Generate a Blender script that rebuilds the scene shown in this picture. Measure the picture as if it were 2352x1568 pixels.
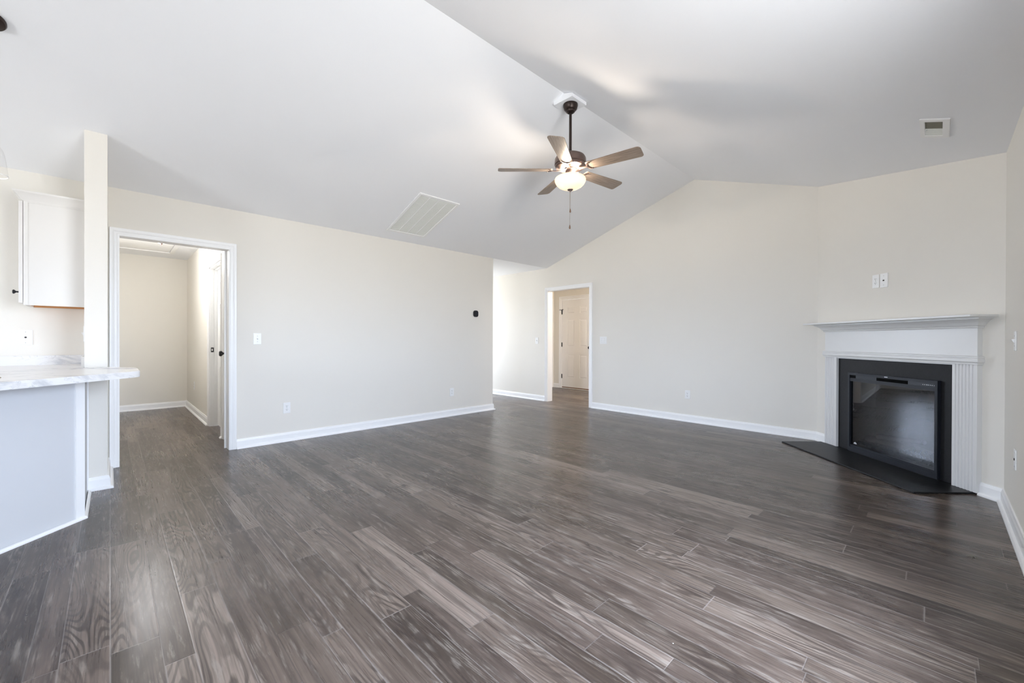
import bpy, bmesh, math, random
from math import sin, cos, pi, radians, sqrt, atan2
from mathutils import Vector, Matrix

for o in list(bpy.data.objects):
    bpy.data.objects.remove(o)
sc = bpy.context.scene
COL = sc.collection

# ------------------------------------------------------------------ camera
CAM_H = 1.1247
YAW = 0.7999
cd = bpy.data.cameras.new('camera')
cd.sensor_fit = 'HORIZONTAL'
cd.sensor_width = 36.0
cd.lens = 949.78 / 2352 * 36.0
cd.clip_start = 0.02
cd.clip_end = 100
cam = bpy.data.objects.new('camera', cd)
COL.objects.link(cam)
cam.matrix_world = (Matrix.Translation((0, 0, CAM_H)) @ Matrix.Rotation(YAW, 4, 'Z')
                    @ Matrix.Rotation(pi / 2 - 0.0037, 4, 'X') @ Matrix.Rotation(0.0032, 4, 'Z'))
sc.camera = cam

# ------------------------------------------------------------------ view, world, daylight
sc.view_settings.view_transform = 'Standard'
sc.view_settings.look = 'None'
sc.view_settings.exposure = 1.13
sc.view_settings.gamma = 1.0
sc.view_settings.use_curve_mapping = False
sc.cycles.diffuse_bounces = 7
sc.cycles.max_bounces = 14
sc.cycles.caustics_reflective = False
sc.cycles.caustics_refractive = False
sc.cycles.sample_clamp_indirect = 6.0

SKY = 17.0          # brightness of the overcast sky
FAN_W = 5.5        # each bulb of the ceiling fan
w = bpy.data.worlds.new('sky')
sc.world = w
w.use_nodes = True
nt = w.node_tree
nt.nodes.clear()
wo = nt.nodes.new('ShaderNodeOutputWorld')
wb = nt.nodes.new('ShaderNodeBackground')
tc = nt.nodes.new('ShaderNodeTexCoord')
sx = nt.nodes.new('ShaderNodeSeparateXYZ')
rp = nt.nodes.new('ShaderNodeValToRGB')
mr = nt.nodes.new('ShaderNodeMapRange')
mr.inputs['From Min'].default_value = -1
nt.links.new(tc.outputs['Generated'], sx.inputs[0])
nt.links.new(sx.outputs['Z'], mr.inputs['Value'])
nt.links.new(mr.outputs[0], rp.inputs[0])
rp.color_ramp.elements[0].position = 0.44
rp.color_ramp.elements[0].color = (0.57, 0.58, 0.58, 1)    # ground and ground
rp.color_ramp.elements[1].position = 0.54
rp.color_ramp.elements[1].color = (0.82, 0.96, 1.20, 1)     # overcast sky
nt.links.new(rp.outputs[0], wb.inputs['Color'])
wb.inputs['Strength'].default_value = SKY
nt.links.new(wb.outputs[0], wo.inputs[0])

def area_light(name, loc, normal, sx_, sy_, power, color, portal=False):
    l = bpy.data.lights.new(name, 'AREA')
    l.shape = 'RECTANGLE'
    l.size = sx_
    l.size_y = sy_
    l.energy = power
    l.color = color
    l.cycles.is_portal = portal
    o = bpy.data.objects.new(name, l)
    o.location = loc
    o.rotation_euler = Vector(normal).to_track_quat('-Z', 'Y').to_euler()
    COL.objects.link(o)
    return o

# ------------------------------------------------------------------ measures of the place
XL, XR, YB = -5.006, 0.3275, 5.749
EAVE, RIDGE = 2.44, 3.332
XM = (XL + XR) / 2
SL = (RIDGE - EAVE) / (XM - XL)
YR = -5.2                      # rear wall
YE = 4.432                     # end of the left wall
T = 0.115                      # wall thickness
DCX = 4.80                     # x + y on the diagonal wall
UX, UY = DCX - YB, YB          # left corner of the diagonal wall
UL = (XR - UX) * sqrt(2)       # its length
HY = 0.92                      # hall right wall
HX = -8.745                    # hall back wall
FX = -8.5                      # entry wall
BY = 7.64                      # wall behind the far opening
BXL = -6.42
O1 = (0.056, 0.863, 2.03)      # cased opening in the left wall
O2 = (-4.975, -4.062, 2.02)    # cased opening in the far wall

portals = [((-1.2, YR - 0.16, 1.02), (0, 1, 0), 1.2, 2.0),
           ((-4.3, YR - 0.16, 1.55), (0, 1, 0), 0.6, 0.7),
           ((XR + 0.16, 1.35, 1.28), (-1, 0, 0), 1.3, 1.55),
           ((-8.05, YE - T - 0.05, 1.8), (0, 1, 0), 0.5, 0.6),
           ((FX - 0.16, 5.05, 1.38), (1, 0, 0), 0.7, 1.35)]
for i, (l, n, a, b) in enumerate(portals):
    area_light('window_portal', l, n, a, b, 1, (1, 1, 1), True)

# ------------------------------------------------------------------ mesh builder
class MB:
    def __init__(s):
        s.bm = bmesh.new()
    def box(s, x0, x1, y0, y1, z0, z1, bev=0.0, seg=2):
        b = bmesh.new()
        vs = [b.verts.new((x, y, z)) for x in (x0, x1) for y in (y0, y1) for z in (z0, z1)]
        for f in ((0, 1, 3, 2), (4, 6, 7, 5), (0, 4, 5, 1), (2, 3, 7, 6), (0, 2, 6, 4), (1, 5, 7, 3)):
            b.faces.new([vs[i] for i in f])
        if bev:
            bmesh.ops.bevel(b, geom=b.edges[:], offset=bev, segments=seg, affect='EDGES', profile=0.5)
        return s.add(b)
    def add(s, b, mat=None):
        if mat is not None:
            bmesh.ops.transform(b, matrix=mat, verts=b.verts)
        me = bpy.data.meshes.new('t')
        b.to_mesh(me)
        b.free()
        s.bm.from_mesh(me)
        bpy.data.meshes.remove(me)
        return s
    def prism(s, pts, vec, holes=(), bev=0.0):
        """flat outline pts (3D) with optional holes, extruded by vec"""
        b = bmesh.new()
        es = []
        for loop in [pts] + list(holes):
            vs = [b.verts.new(p) for p in loop]
            es += [b.edges.new((vs[i], vs[(i + 1) % len(vs)])) for i in range(len(vs))]
        if holes:
            bmesh.ops.triangle_fill(b, edges=es, use_beauty=True)
        else:
            b.faces.new([v for v in b.verts])
        r = bmesh.ops.extrude_face_region(b, geom=b.faces[:])
        bmesh.ops.translate(b, vec=vec, verts=[v for v in r['geom'] if isinstance(v, bmesh.types.BMVert)])
        if bev:
            bmesh.ops.bevel(b, geom=[e for e in b.edges if e.calc_face_angle(0) > 0.5], offset=bev, segments=2, affect='EDGES')
        return s.add(b)
    def lathe(s, prof, c=(0, 0, 0), n=32, mat=None, caps=True):
        b = bmesh.new()
        rings = []
        for r, z in prof:
            if r < 1e-5:
                rings.append([b.verts.new((0, 0, z))])
            else:
                rings.append([b.verts.new((r * cos(2 * pi * i / n), r * sin(2 * pi * i / n), z)) for i in range(n)])
        for A, B in zip(rings, rings[1:]):
            for i in range(n):
                j = (i + 1) % n
                if len(A) == 1 and len(B) == 1:
                    continue
                if len(A) == 1:
                    b.faces.new((A[0], B[i], B[j]))
                elif len(B) == 1:
                    b.faces.new((A[i], A[j], B[0]))
                else:
                    b.faces.new((A[i], A[j], B[j], B[i]))
        if caps:
            for R in (rings[0], rings[-1]):
                if len(R) > 1:
                    b.faces.new(R)
        m = Matrix.Translation(c)
        if mat is not None:
            m = m @ mat
        return s.add(b, m)
    def tube(s, path, r, n=10):
        b = bmesh.new()
        path = [Vector(p) for p in path]
        prev = None
        for k, p in enumerate(path):
            d = (path[min(k + 1, len(path) - 1)] - path[max(k - 1, 0)]).normalized()
            u = d.orthogonal().normalized() if prev is None else (prev - d * prev.dot(d)).normalized()
            prev = u
            v = d.cross(u)
            rr = r[k] if isinstance(r, (list, tuple)) else r
            ring = [b.verts.new(p + (u * cos(2 * pi * i / n) + v * sin(2 * pi * i / n)) * rr) for i in range(n)]
            if k:
                for i in range(n):
                    j = (i + 1) % n
                    b.faces.new((last[i], last[j], ring[j], ring[i]))
            else:
                b.faces.new(ring)
            last = ring
        b.faces.new(last)
        return s.add(b)
    def sweep(s, prof, path, close=False):
        """prof: (outward, forward) points; path: list of functions (a,b)->3D giving each mitred station"""
        b = bmesh.new()
        st = [[b.verts.new(f(a, c)) for a, c in prof] for f in path]
        n = len(prof)
        for A, B in zip(st, st[1:]):
            for i in range(n):
                j = (i + 1) % n
                b.faces.new((A[i], A[j], B[j], B[i]))
        b.faces.new(st[0])
        b.faces.new(st[-1])
        return s.add(b)
    def done(s, name, mat, parent=None, smooth=None, loc=None, rotz=None):
        bmesh.ops.recalc_face_normals(s.bm, faces=s.bm.faces)
        me = bpy.data.meshes.new(name)
        s.bm.to_mesh(me)
        s.bm.free()
        me.materials.append(mat)
        if smooth is not None:
            for p in me.polygons:
                p.use_smooth = True
            try:
                me.set_sharp_from_angle(angle=radians(smooth))
            except Exception:
                pass
        o = bpy.data.objects.new(name, me)
        COL.objects.link(o)
        if parent is not None:
            o.parent = parent
        if loc is not None:
            o.location = loc
        if rotz is not None:
            o.rotation_euler = (0, 0, rotz)
        return o

def thing(name, label, cat, loc=(0, 0, 0), rotz=0.0, group=None):
    o = bpy.data.objects.new(name, None)
    o.empty_display_size = 0.1
    COL.objects.link(o)
    o.location = loc
    o.rotation_euler = (0, 0, rotz)
    return tag(o, label, cat, group)

def tag(o, label, cat, group=None):
    o['label'] = label
    o['category'] = cat
    if group:
        o['group'] = group
    return o

def struct(o, label=None):
    o['kind'] = 'structure'
    if label:
        o['label'] = label
    return o

# ------------------------------------------------------------------ materials
def new_mat(name):
    m = bpy.data.materials.new(name)
    m.use_nodes = True
    n = m.node_tree
    return m, n, n.nodes['Principled BSDF']

def mat(name, col, rough=0.5, metal=0.0, spec=0.5, bump=0.0, bscale=200.0, coat=0.0, var=0.0, vscale=3.0):
    m, n, p = new_mat(name)
    p.inputs['Base Color'].default_value = (*col, 1)
    p.inputs['Roughness'].default_value = rough
    p.inputs['Metallic'].default_value = metal
    p.inputs['Specular IOR Level'].default_value = spec
    p.inputs['Coat Weight'].default_value = coat
    tc = n.nodes.new('ShaderNodeTexCoord')
    if bump:
        no = n.nodes.new('ShaderNodeTexNoise')
        no.inputs['Scale'].default_value = bscale
        no.inputs['Detail'].default_value = 3
        b = n.nodes.new('ShaderNodeBump')
        b.inputs['Strength'].default_value = bump
        b.inputs['Distance'].default_value = 0.002
        n.links.new(tc.outputs['Object'], no.inputs['Vector'])
        n.links.new(no.outputs[0], b.inputs['Height'])
        n.links.new(b.outputs[0], p.inputs['Normal'])
    if var:
        no = n.nodes.new('ShaderNodeTexNoise')
        no.inputs['Scale'].default_value = vscale
        no.inputs['Detail'].default_value = 4
        mx = n.nodes.new('ShaderNodeMix')
        mx.data_type = 'RGBA'
        mx.inputs['A'].default_value = (*[c * (1 - var) for c in col], 1)
        mx.inputs['B'].default_value = (*[min(1, c * (1 + var)) for c in col], 1)
        n.links.new(tc.outputs['Object'], no.inputs['Vector'])
        n.links.new(no.outputs[0], mx.inputs['Factor'])
        n.links.new(mx.outputs['Result'], p.inputs['Base Color'])
    return m

M = {}
M['wall'] = mat('cream_wall_paint', (0.80, 0.771, 0.712), 0.75, spec=0.25, bump=0.15, bscale=160, var=0.01, vscale=1.5)
M['ceiling'] = mat('white_ceiling_paint', (0.90, 0.91, 0.935), 0.9, spec=0.15, bump=0.12, bscale=120)
M['trim'] = mat('white_semigloss_trim', (0.90, 0.90, 0.90), 0.35, spec=0.45)
M['mantel'] = mat('white_mantel_paint', (0.74, 0.74, 0.73), 0.32, spec=0.5, var=0.02, vscale=6)
M['cabinet'] = mat('white_cabinet_paint', (0.76, 0.74, 0.71), 0.38, spec=0.45)
M['panel'] = mat('pale_grey_white_panel', (0.65, 0.66, 0.68), 0.5, spec=0.35)
M['plate'] = mat('white_plastic_plate', (0.86, 0.86, 0.85), 0.3)
M['slot'] = mat('dark_slot', (0.06, 0.05, 0.045), 0.6)
M['screw'] = mat('grey_screw', (0.55, 0.55, 0.54), 0.35, metal=0.3)
M['black'] = mat('black_plastic', (0.012, 0.012, 0.013), 0.35)
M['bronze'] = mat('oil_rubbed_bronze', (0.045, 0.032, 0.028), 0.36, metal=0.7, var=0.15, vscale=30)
M['bronze_lit'] = mat('lit_bronze', (0.16, 0.115, 0.10), 0.34, metal=0.75)  # lighter copy of the bronze, lamp light painted into the colour
M['blackmetal'] = mat('matte_black_metal', (0.018, 0.018, 0.02), 0.42, metal=0.5)
M['frame'] = mat('satin_black_frame', (0.013, 0.015, 0.021), 0.42, spec=0.25)
M['gloss'] = mat('gloss_charcoal_panel', (0.014, 0.016, 0.022), 0.34, spec=0.28)
M['void'] = mat('black_void', (0.004, 0.004, 0.004), 0.8, spec=0.1)
M['slate'] = mat('black_slate', (0.012, 0.012, 0.013), 0.5, spec=0.22, bump=0.5, bscale=60, var=0.25, vscale=40)
M['hearth'] = mat('honed_black_slate_hearth', (0.007, 0.007, 0.0075), 0.42, spec=0.3, bump=0.7, bscale=25, var=0.3, vscale=14)
M['ember'] = mat('dark_ember_bed', (0.05, 0.05, 0.055), 0.7, bump=1.0, bscale=30, var=0.5, vscale=30)
M['log'] = mat('charred_log', (0.055, 0.043, 0.045), 0.8, bump=1.0, bscale=18, var=0.5, vscale=12)
M['rawwood'] = mat('unpainted_birch_plywood', (0.62, 0.33, 0.14), 0.55, var=0.1, vscale=9)
M['marking'] = mat('silver_marking', (0.75, 0.77, 0.80), 0.4)
M['filter'] = mat('grille_white', (0.86, 0.875, 0.84), 0.85, spec=0.2, bump=0.3, bscale=400)
M['duct'] = mat('bare_duct_lining', (0.20, 0.19, 0.145), 0.8, bump=0.5, bscale=90, var=0.2, vscale=60)
M['brass'] = mat('dull_bronze_disc', (0.30, 0.22, 0.13), 0.35, metal=0.8)
M['threshold'] = mat('threshold_brown', (0.16, 0.075, 0.04), 0.5)
M['fobwood'] = mat('brown_fob', (0.20, 0.12, 0.08), 0.35, metal=0.4)
M['chain'] = mat('fine_bronze_chain', (0.32, 0.26, 0.22), 0.35, metal=0.7)

def glass_mat(name, ior=1.45, tint=(1, 1, 1), rough=0.0, boost=1.0, edge=1.0):
    m = bpy.data.materials.new(name)
    m.use_nodes = True
    n = m.node_tree
    n.nodes.clear()
    out = n.nodes.new('ShaderNodeOutputMaterial')
    mx = n.nodes.new('ShaderNodeMixShader')
    tr = n.nodes.new('ShaderNodeBsdfTransparent')
    tr.inputs[0].default_value = (*tint, 1)
    gl = n.nodes.new('ShaderNodeBsdfGlossy')
    gl.inputs['Roughness'].default_value = rough
    fr = n.nodes.new('ShaderNodeLayerWeight')
    fr.inputs[0].default_value = 0.5
    pw = n.nodes.new('ShaderNodeMath')
    pw.operation = 'POWER'
    pw.inputs[1].default_value = 5.0
    mu = n.nodes.new('ShaderNodeMath')
    mu.operation = 'MULTIPLY_ADD'
    f0 = ((ior - 1) / (ior + 1)) ** 2
    mu.inputs[1].default_value = (1 - f0) * boost * edge
    mu.inputs[2].default_value = f0 * boost
    mu.use_clamp = True
    n.links.new(fr.outputs['Facing'], pw.inputs[0])
    n.links.new(pw.outputs[0], mu.inputs[0])
    n.links.new(mu.outputs[0], mx.inputs[0])
    n.links.new(tr.outputs[0], mx.inputs[1])
    n.links.new(gl.outputs[0], mx.inputs[2])
    n.links.new(mx.outputs[0], out.inputs[0])
    return m
M['glass'] = glass_mat('clear_window_glass')
M['shade_glass'] = glass_mat('clear_shade_glass', ior=1.35, tint=(0.985, 0.985, 0.985), rough=0.02, edge=0.35)
M['fireglass'] = glass_mat('tinted_fireplace_glass', ior=1.75, tint=(0.5, 0.52, 0.56), boost=0.8)

def lamp_glass(name, col, strength, centre_boost=0.0):
    m = bpy.data.materials.new(name)
    m.use_nodes = True
    n = m.node_tree
    n.nodes.clear()
    out = n.nodes.new('ShaderNodeOutputMaterial')
    add = n.nodes.new('ShaderNodeAddShader')
    em = n.nodes.new('ShaderNodeEmission')
    em.inputs[0].default_value = (*col, 1)
    em.inputs[1].default_value = strength
    tl = n.nodes.new('ShaderNodeBsdfTranslucent')
    tl.inputs[0].default_value = (0.55, 0.50, 0.43, 1)
    df = n.nodes.new('ShaderNodeBsdfPrincipled')
    df.inputs['Base Color'].default_value = (0.85, 0.8, 0.7, 1)
    df.inputs['Roughness'].default_value = 0.25
    mx = n.nodes.new('ShaderNodeMixShader')
    mx.inputs[0].default_value = 0.5
    n.links.new(tl.outputs[0], mx.inputs[1])
    n.links.new(df.outputs[0], mx.inputs[2])
    n.links.new(mx.outputs[0], add.inputs[0])
    n.links.new(em.outputs[0], add.inputs[1])
    n.links.new(add.outputs[0], out.inputs[0])
    return m
M['bowl'] = lamp_glass('frosted_alabaster_glass', (1.0, 0.87, 0.70), 0.14)
M['bulb'] = lamp_glass('lit_bulb', (1.0, 0.88, 0.72), 3)
M['dome'] = lamp_glass('lit_dome_glass', (1.0, 0.88, 0.74), 2)

# ---- floor: sheet of mixed-width planks running along X
def floor_material():
    m, n, p = new_mat('grey_brown_wood_plank_vinyl')
    N, L = n.nodes, n.links
    def node(t, **k):
        x = N.new('ShaderNode' + t)
        for a, b in k.items():
            setattr(x, a, b)
        return x
    def val(x, i=0):
        return x.outputs[i]
    def put(sock, v):
        if isinstance(v, (int, float)):
            sock.default_value = v
        elif isinstance(v, tuple):
            sock.default_value = v
        else:
            L.new(v, sock)
    def math_(op, a, b=None, c=None, clamp=False):
        x = node('Math', operation=op)
        x.use_clamp = clamp
        put(x.inputs[0], a)
        if b is not None:
            put(x.inputs[1], b)
        if c is not None:
            put(x.inputs[2], c)
        return x.outputs[0]
    def comb(x_, y_, z_):
        c = node('CombineXYZ')
        put(c.inputs[0], x_); put(c.inputs[1], y_); put(c.inputs[2], z_)
        return c.outputs[0]
    def mixc(f, a, b, mode='MIX'):
        x = node('Mix', data_type='RGBA', blend_type=mode)
        put(x.inputs['Factor'], f)
        put(x.inputs['A'], a)
        put(x.inputs['B'], b)
        return x.outputs['Result']
    def ramp(f, stops, interp='LINEAR'):
        r = node('ValToRGB')
        r.color_ramp.interpolation = interp
        e = r.color_ramp.elements
        while len(e) < len(stops):
            e.new(0.5)
        for el, (pos, c) in zip(e, stops):
            el.position = pos
            el.color = (*c, 1) if isinstance(c, tuple) else (c, c, c, 1)
        put(r.inputs[0], f)
        return r.outputs[0]
    def white(v, w_=None):
        x = node('TexWhiteNoise', noise_dimensions='2D' if w_ is None else '3D')
        L.new(v, x.inputs['Vector'])
        return x.outputs
    def noise(v, scale, detail=4, rough=0.55, dist=0.0):
        x = node('TexNoise')
        L.new(v, x.inputs['Vector'])
        x.inputs['Scale'].default_value = scale
        x.inputs['Detail'].default_value = detail
        x.inputs['Roughness'].default_value = rough
        x.inputs['Distortion'].default_value = dist
        return x.outputs[0]
    geo = node('NewGeometry')
    sep = node('SeparateXYZ')
    L.new(geo.outputs['Position'], sep.inputs[0])
    X, Y = sep.outputs[0], sep.outputs[1]
    P = 0.78
    seams = [0.0, 0.135, 0.218, 0.350, 0.453, 0.573, 0.651]
    yo = math_('ADD', Y, 20 * P)
    q = math_('DIVIDE', yo, P)
    period = math_('FLOOR', q)
    t = math_('MULTIPLY', math_('FRACT', q), P)
    row = math_('MULTIPLY', period, 7.0)
    dist = None
    for s in seams:
        row = math_('ADD', row, math_('GREATER_THAN', t, s))
        d = math_('ABSOLUTE', math_('SUBTRACT', t, s))
        dist = d if dist is None else math_('MINIMUM', dist, d)
    dist = math_('MINIMUM', dist, math_('ABSOLUTE', math_('SUBTRACT', t, P)))
    rn = white(comb(row, 3.7, 0.0))
    length = math_('MULTIPLY_ADD', rn['Value'], 0.25, 1.02)
    rn2 = white(comb(row, 11.3, 0.0))
    xs = math_('DIVIDE', math_('ADD', X, math_('MULTIPLY_ADD', rn2['Value'], 1.3, 30.0)), length)
    pk = math_('FLOOR', xs)
    fr = math_('FRACT', xs)
    xd = math_('MULTIPLY', math_('MINIMUM', fr, math_('SUBTRACT', 1.0, fr)), length)
    pid = white(comb(row, pk, 0.0))
    pr = pid['Value']
    pcol = pid['Color']
    psep = node('SeparateColor')
    L.new(pcol, psep.inputs[0])
    r2, r3 = psep.outputs[1], psep.outputs[2]
    # per plank coordinates
    ox = math_('MULTIPLY_ADD', pr, 37.0, X)
    oy = math_('MULTIPLY_ADD', r2, 19.0, Y)
    base = comb(ox, oy, 0.0)
    warp = noise(comb(math_('MULTIPLY', ox, 1.5), math_('MULTIPLY', oy, 4.0), 0.0), 1.4, 2, 0.45)
    fine = noise(comb(math_('MULTIPLY', ox, 9.0), math_('MULTIPLY', oy, 40.0), 7.0), 1.0, 2, 0.5)
    # cathedral figure: contour lines of a smooth stretched noise
    hgt = noise(comb(math_('MULTIPLY', ox, 0.95), math_('MULTIPLY', oy, 7.5), 2.0), 1.25, 1, 0.3)
    ring0 = math_('SINE', math_('MULTIPLY_ADD', hgt, 120.0, math_('MULTIPLY', fine, 1.6)))
    ring0 = math_('MULTIPLY_ADD', ring0, 0.5, 0.5)
    rings = ramp(ring0, [(0.45, 0.0), (0.85, 1.0)])
    yy = math_('ADD', oy, math_('MULTIPLY', warp, 0.03))
    grain = noise(comb(math_('MULTIPLY', ox, 2.2), math_('MULTIPLY', yy, 130.0), 0.0), 1.0, 2, 0.5)
    streak = noise(comb(math_('MULTIPLY', ox, 1.1), math_('MULTIPLY', yy, 32.0), 0.0), 1.0, 3, 0.55)
    cloud = noise(comb(math_('MULTIPLY', ox, 2.2), math_('MULTIPLY', oy, 7.0), 0.0), 1.3, 4, 0.6, 0.15)
    chalk = noise(comb(math_('MULTIPLY', ox, 3.0), math_('MULTIPLY', oy, 24.0), 4.0), 1.8, 6, 0.68, 0.1)
    tone = ramp(pr, [(0.0, (0.034, 0.0225, 0.0180)), (0.28, (0.054, 0.038, 0.031)), (0.55, (0.086, 0.062, 0.050)),
                     (0.80, (0.150, 0.113, 0.093)), (1.0, (0.245, 0.193, 0.160))])
    warm = mixc(math_('MULTIPLY', r3, 0.30), tone, (0.105, 0.083, 0.058, 1))
    c1 = mixc(ramp(cloud, [(0.42, 0.0), (0.66, 0.42)]), warm, (0.205, 0.158, 0.130, 1))
    c2 = mixc(ramp(streak, [(0.36, 0.55), (0.52, 0.0)]), c1, (0.034, 0.024, 0.020, 1))
    figured = math_('MULTIPLY_ADD', ramp(r2, [(0.30, 0.0), (0.75, 1.0)]), 0.60, 0.12)
    amt = math_('MULTIPLY', math_('MULTIPLY', figured, ramp(warp, [(0.36, 0.25), (0.55, 1.0)])), rings)
    c3 = mixc(amt, c2, (0.034, 0.024, 0.020, 1))
    c4 = mixc(ramp(grain, [(0.38, 0.40), (0.56, 0.0)]), c3, (0.038, 0.027, 0.023, 1))
    ck = math_('MULTIPLY', ramp(chalk, [(0.52, 0.0), (0.66, 0.50)]), math_('MULTIPLY_ADD', rings, -0.75, 1.0))
    c5 = mixc(ck, c4, (0.285, 0.250, 0.215, 1))
    seam = math_('MAXIMUM', ramp(dist, [(0.0008, 1.0), (0.0022, 0.0)]), ramp(xd, [(0.0010, 1.0), (0.0026, 0.0)]))
    bright = math_('GREATER_THAN', r2, 0.45)
    seamcol = mixc(bright, (0.05, 0.04, 0.037, 1), (0.27, 0.24, 0.22, 1))
    c6 = mixc(math_('MULTIPLY', seam, 0.6), c5, seamcol)
    # a few specks of dried paint
    vo = node('TexVoronoi', feature='F1')
    L.new(geo.outputs['Position'], vo.inputs['Vector'])
    vo.inputs['Scale'].default_value = 5.0
    sp = math_('MULTIPLY', math_('LESS_THAN', vo.outputs['Distance'], 0.016),
               math_('GREATER_THAN', noise(geo.outputs['Position'], 1.7, 1), 0.52))
    c7 = mixc(math_('MULTIPLY', sp, 0.8), c6, (0.7, 0.68, 0.65, 1))
    L.new(c7, p.inputs['Base Color'])
    dust = noise(geo.outputs['Position'], 1.3, 4, 0.6)
    rgh = math_('MULTIPLY_ADD', grain, 0.10, math_('MULTIPLY_ADD', dust, 0.17, 0.15))
    L.new(rgh, p.inputs['Roughness'])
    p.inputs['Specular IOR Level'].default_value = 0.42
    h = math_('ADD', math_('MULTIPLY', grain, 0.5), math_('MULTIPLY', seam, -1.0))
    bp = node('Bump')
    bp.inputs['Strength'].default_value = 0.18
    bp.inputs['Distance'].default_value = 0.0012
    L.new(h, bp.inputs['Height'])
    L.new(bp.outputs[0], p.inputs['Normal'])
    return m
M['floor'] = floor_material()

def marble_material():
    m, n, p = new_mat('white_marble_laminate')
    N, L = n.nodes, n.links
    tc = N.new('ShaderNodeNewGeometry')
    mp = N.new('ShaderNodeMapping')
    mp.inputs['Rotation'].default_value = (0.5, 0.6, 0.55)
    mp.inputs['Scale'].default_value = (0.7, 0.7, 1.9)
    L.new(tc.outputs['Position'], mp.inputs[0])
    fac = []
    for sc_, wd, lo in ((2.0, 5.5, 0.055), (4.5, 4.0, 0.014)):
        no = N.new('ShaderNodeTexNoise')
        no.inputs['Scale'].default_value = sc_
        no.inputs['Detail'].default_value = 6
        no.inputs['Roughness'].default_value = 0.62
        no.inputs['Distortion'].default_value = 1.2
        L.new(mp.outputs[0], no.inputs['Vector'])
        a = N.new('ShaderNodeMath'); a.operation = 'SUBTRACT'; a.inputs[1].default_value = 0.5
        b = N.new('ShaderNodeMath'); b.operation = 'ABSOLUTE'
        L.new(no.outputs[0], a.inputs[0]); L.new(a.outputs[0], b.inputs[0])
        r = N.new('ShaderNodeValToRGB')
        r.color_ramp.elements[0].position = 0.0
        r.color_ramp.elements[0].color = (1, 1, 1, 1)
        r.color_ramp.elements[1].position = lo
        r.color_ramp.elements[1].color = (0, 0, 0, 1)
        L.new(b.outputs[0], r.inputs[0])
        fac.append(r.outputs[0])
    k = N.new('ShaderNodeTexNoise'); k.inputs['Scale'].default_value = 3.0
    L.new(mp.outputs[0], k.inputs['Vector'])
    kr = N.new('ShaderNodeValToRGB')
    kr.color_ramp.elements[0].position = 0.42; kr.color_ramp.elements[1].position = 0.62
    L.new(k.outputs[0], kr.inputs[0])
    mu = N.new('ShaderNodeMath'); mu.operation = 'MULTIPLY'
    mx0 = N.new('ShaderNodeMath'); mx0.operation = 'MAXIMUM'
    L.new(fac[0], mx0.inputs[0]); L.new(fac[1], mx0.inputs[1])
    L.new(mx0.outputs[0], mu.inputs[0]); L.new(kr.outputs[0], mu.inputs[1])
    mu2 = N.new('ShaderNodeMath'); mu2.operation = 'MULTIPLY'; mu2.inputs[1].default_value = 0.85
    L.new(mu.outputs[0], mu2.inputs[0])
    mx = N.new('ShaderNodeMix'); mx.data_type = 'RGBA'
    mx.inputs['A'].default_value = (0.84, 0.83, 0.82, 1)
    mx.inputs['B'].default_value = (0.36, 0.38, 0.42, 1)
    L.new(mu2.outputs[0], mx.inputs['Factor'])
    L.new(mx.outputs['Result'], p.inputs['Base Color'])
    p.inputs['Roughness'].default_value = 0.22
    return m
M['marble'] = marble_material()

def blade_material():
    m, n, p = new_mat('weathered_walnut_blade')
    N, L = n.nodes, n.links
    tc = N.new('ShaderNodeTexCoord')
    mp = N.new('ShaderNodeMapping')
    mp.inputs['Scale'].default_value = (3.0, 60.0, 8.0)
    L.new(tc.outputs['Object'], mp.inputs[0])
    no = N.new('ShaderNodeTexNoise')
    no.inputs['Scale'].default_value = 2.0
    no.inputs['Detail'].default_value = 6
    no.inputs['Roughness'].default_value = 0.65
    L.new(mp.outputs[0], no.inputs['Vector'])
    r = N.new('ShaderNodeValToRGB')
    r.color_ramp.elements[0].position = 0.32
    r.color_ramp.elements[0].color = (0.15, 0.11, 0.083, 1)
    r.color_ramp.elements[1].position = 0.68
    r.color_ramp.elements[1].color = (0.36, 0.285, 0.23, 1)
    L.new(no.outputs[0], r.inputs[0])
    L.new(r.outputs[0], p.inputs['Base Color'])
    p.inputs['Roughness'].default_value = 0.38
    return m
M['blade'] = blade_material()

# ------------------------------------------------------------------ shell
def V(x, y, z):
    return Vector((x, y, z))

struct(MB().box(-9.0, XR + T, YR - T, BY + T, -0.1, 0.0).done('floor', M['floor']), 'grey brown wood plank floor')

# left wall with the cased opening
a, b, h = O1
struct(MB().prism([V(XL, YR, 0), V(XL, a, 0), V(XL, a, h), V(XL, b, h), V(XL, b, 0), V(XL, YE, 0), V(XL, YE, EAVE), V(XL, YR, EAVE)],
                  V(-T, 0, 0)).done('wall_left', M['wall']))
# far wall with gable
a, b, h = O2
zc = EAVE + SL * (XR - UX)
struct(MB().prism([V(FX, YB, 0), V(a, YB, 0), V(a, YB, h), V(b, YB, h), V(b, YB, 0), V(UX, YB, 0), V(UX, YB, zc), V(XM, YB, RIDGE),
                   V(XL, YB, EAVE), V(FX, YB, EAVE)], V(0, T, 0)).done('wall_far', M['wall']))
# diagonal wall (notched for the fireplace)
def D(u, off, z):
    return V(UX + (u - off) / sqrt(2), UY - (u + off) / sqrt(2), z)
struct(MB().prism([D(0, 0, 0), D(0.50, 0, 0), D(0.50, 0, 0.80), D(1.37, 0, 0.80), D(1.37, 0, 0), D(UL, 0, 0), D(UL, 0, EAVE), D(0, 0, zc)],
                  V(T / sqrt(2), T / sqrt(2), 0)).done('wall_diagonal', M['wall']))
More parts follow.
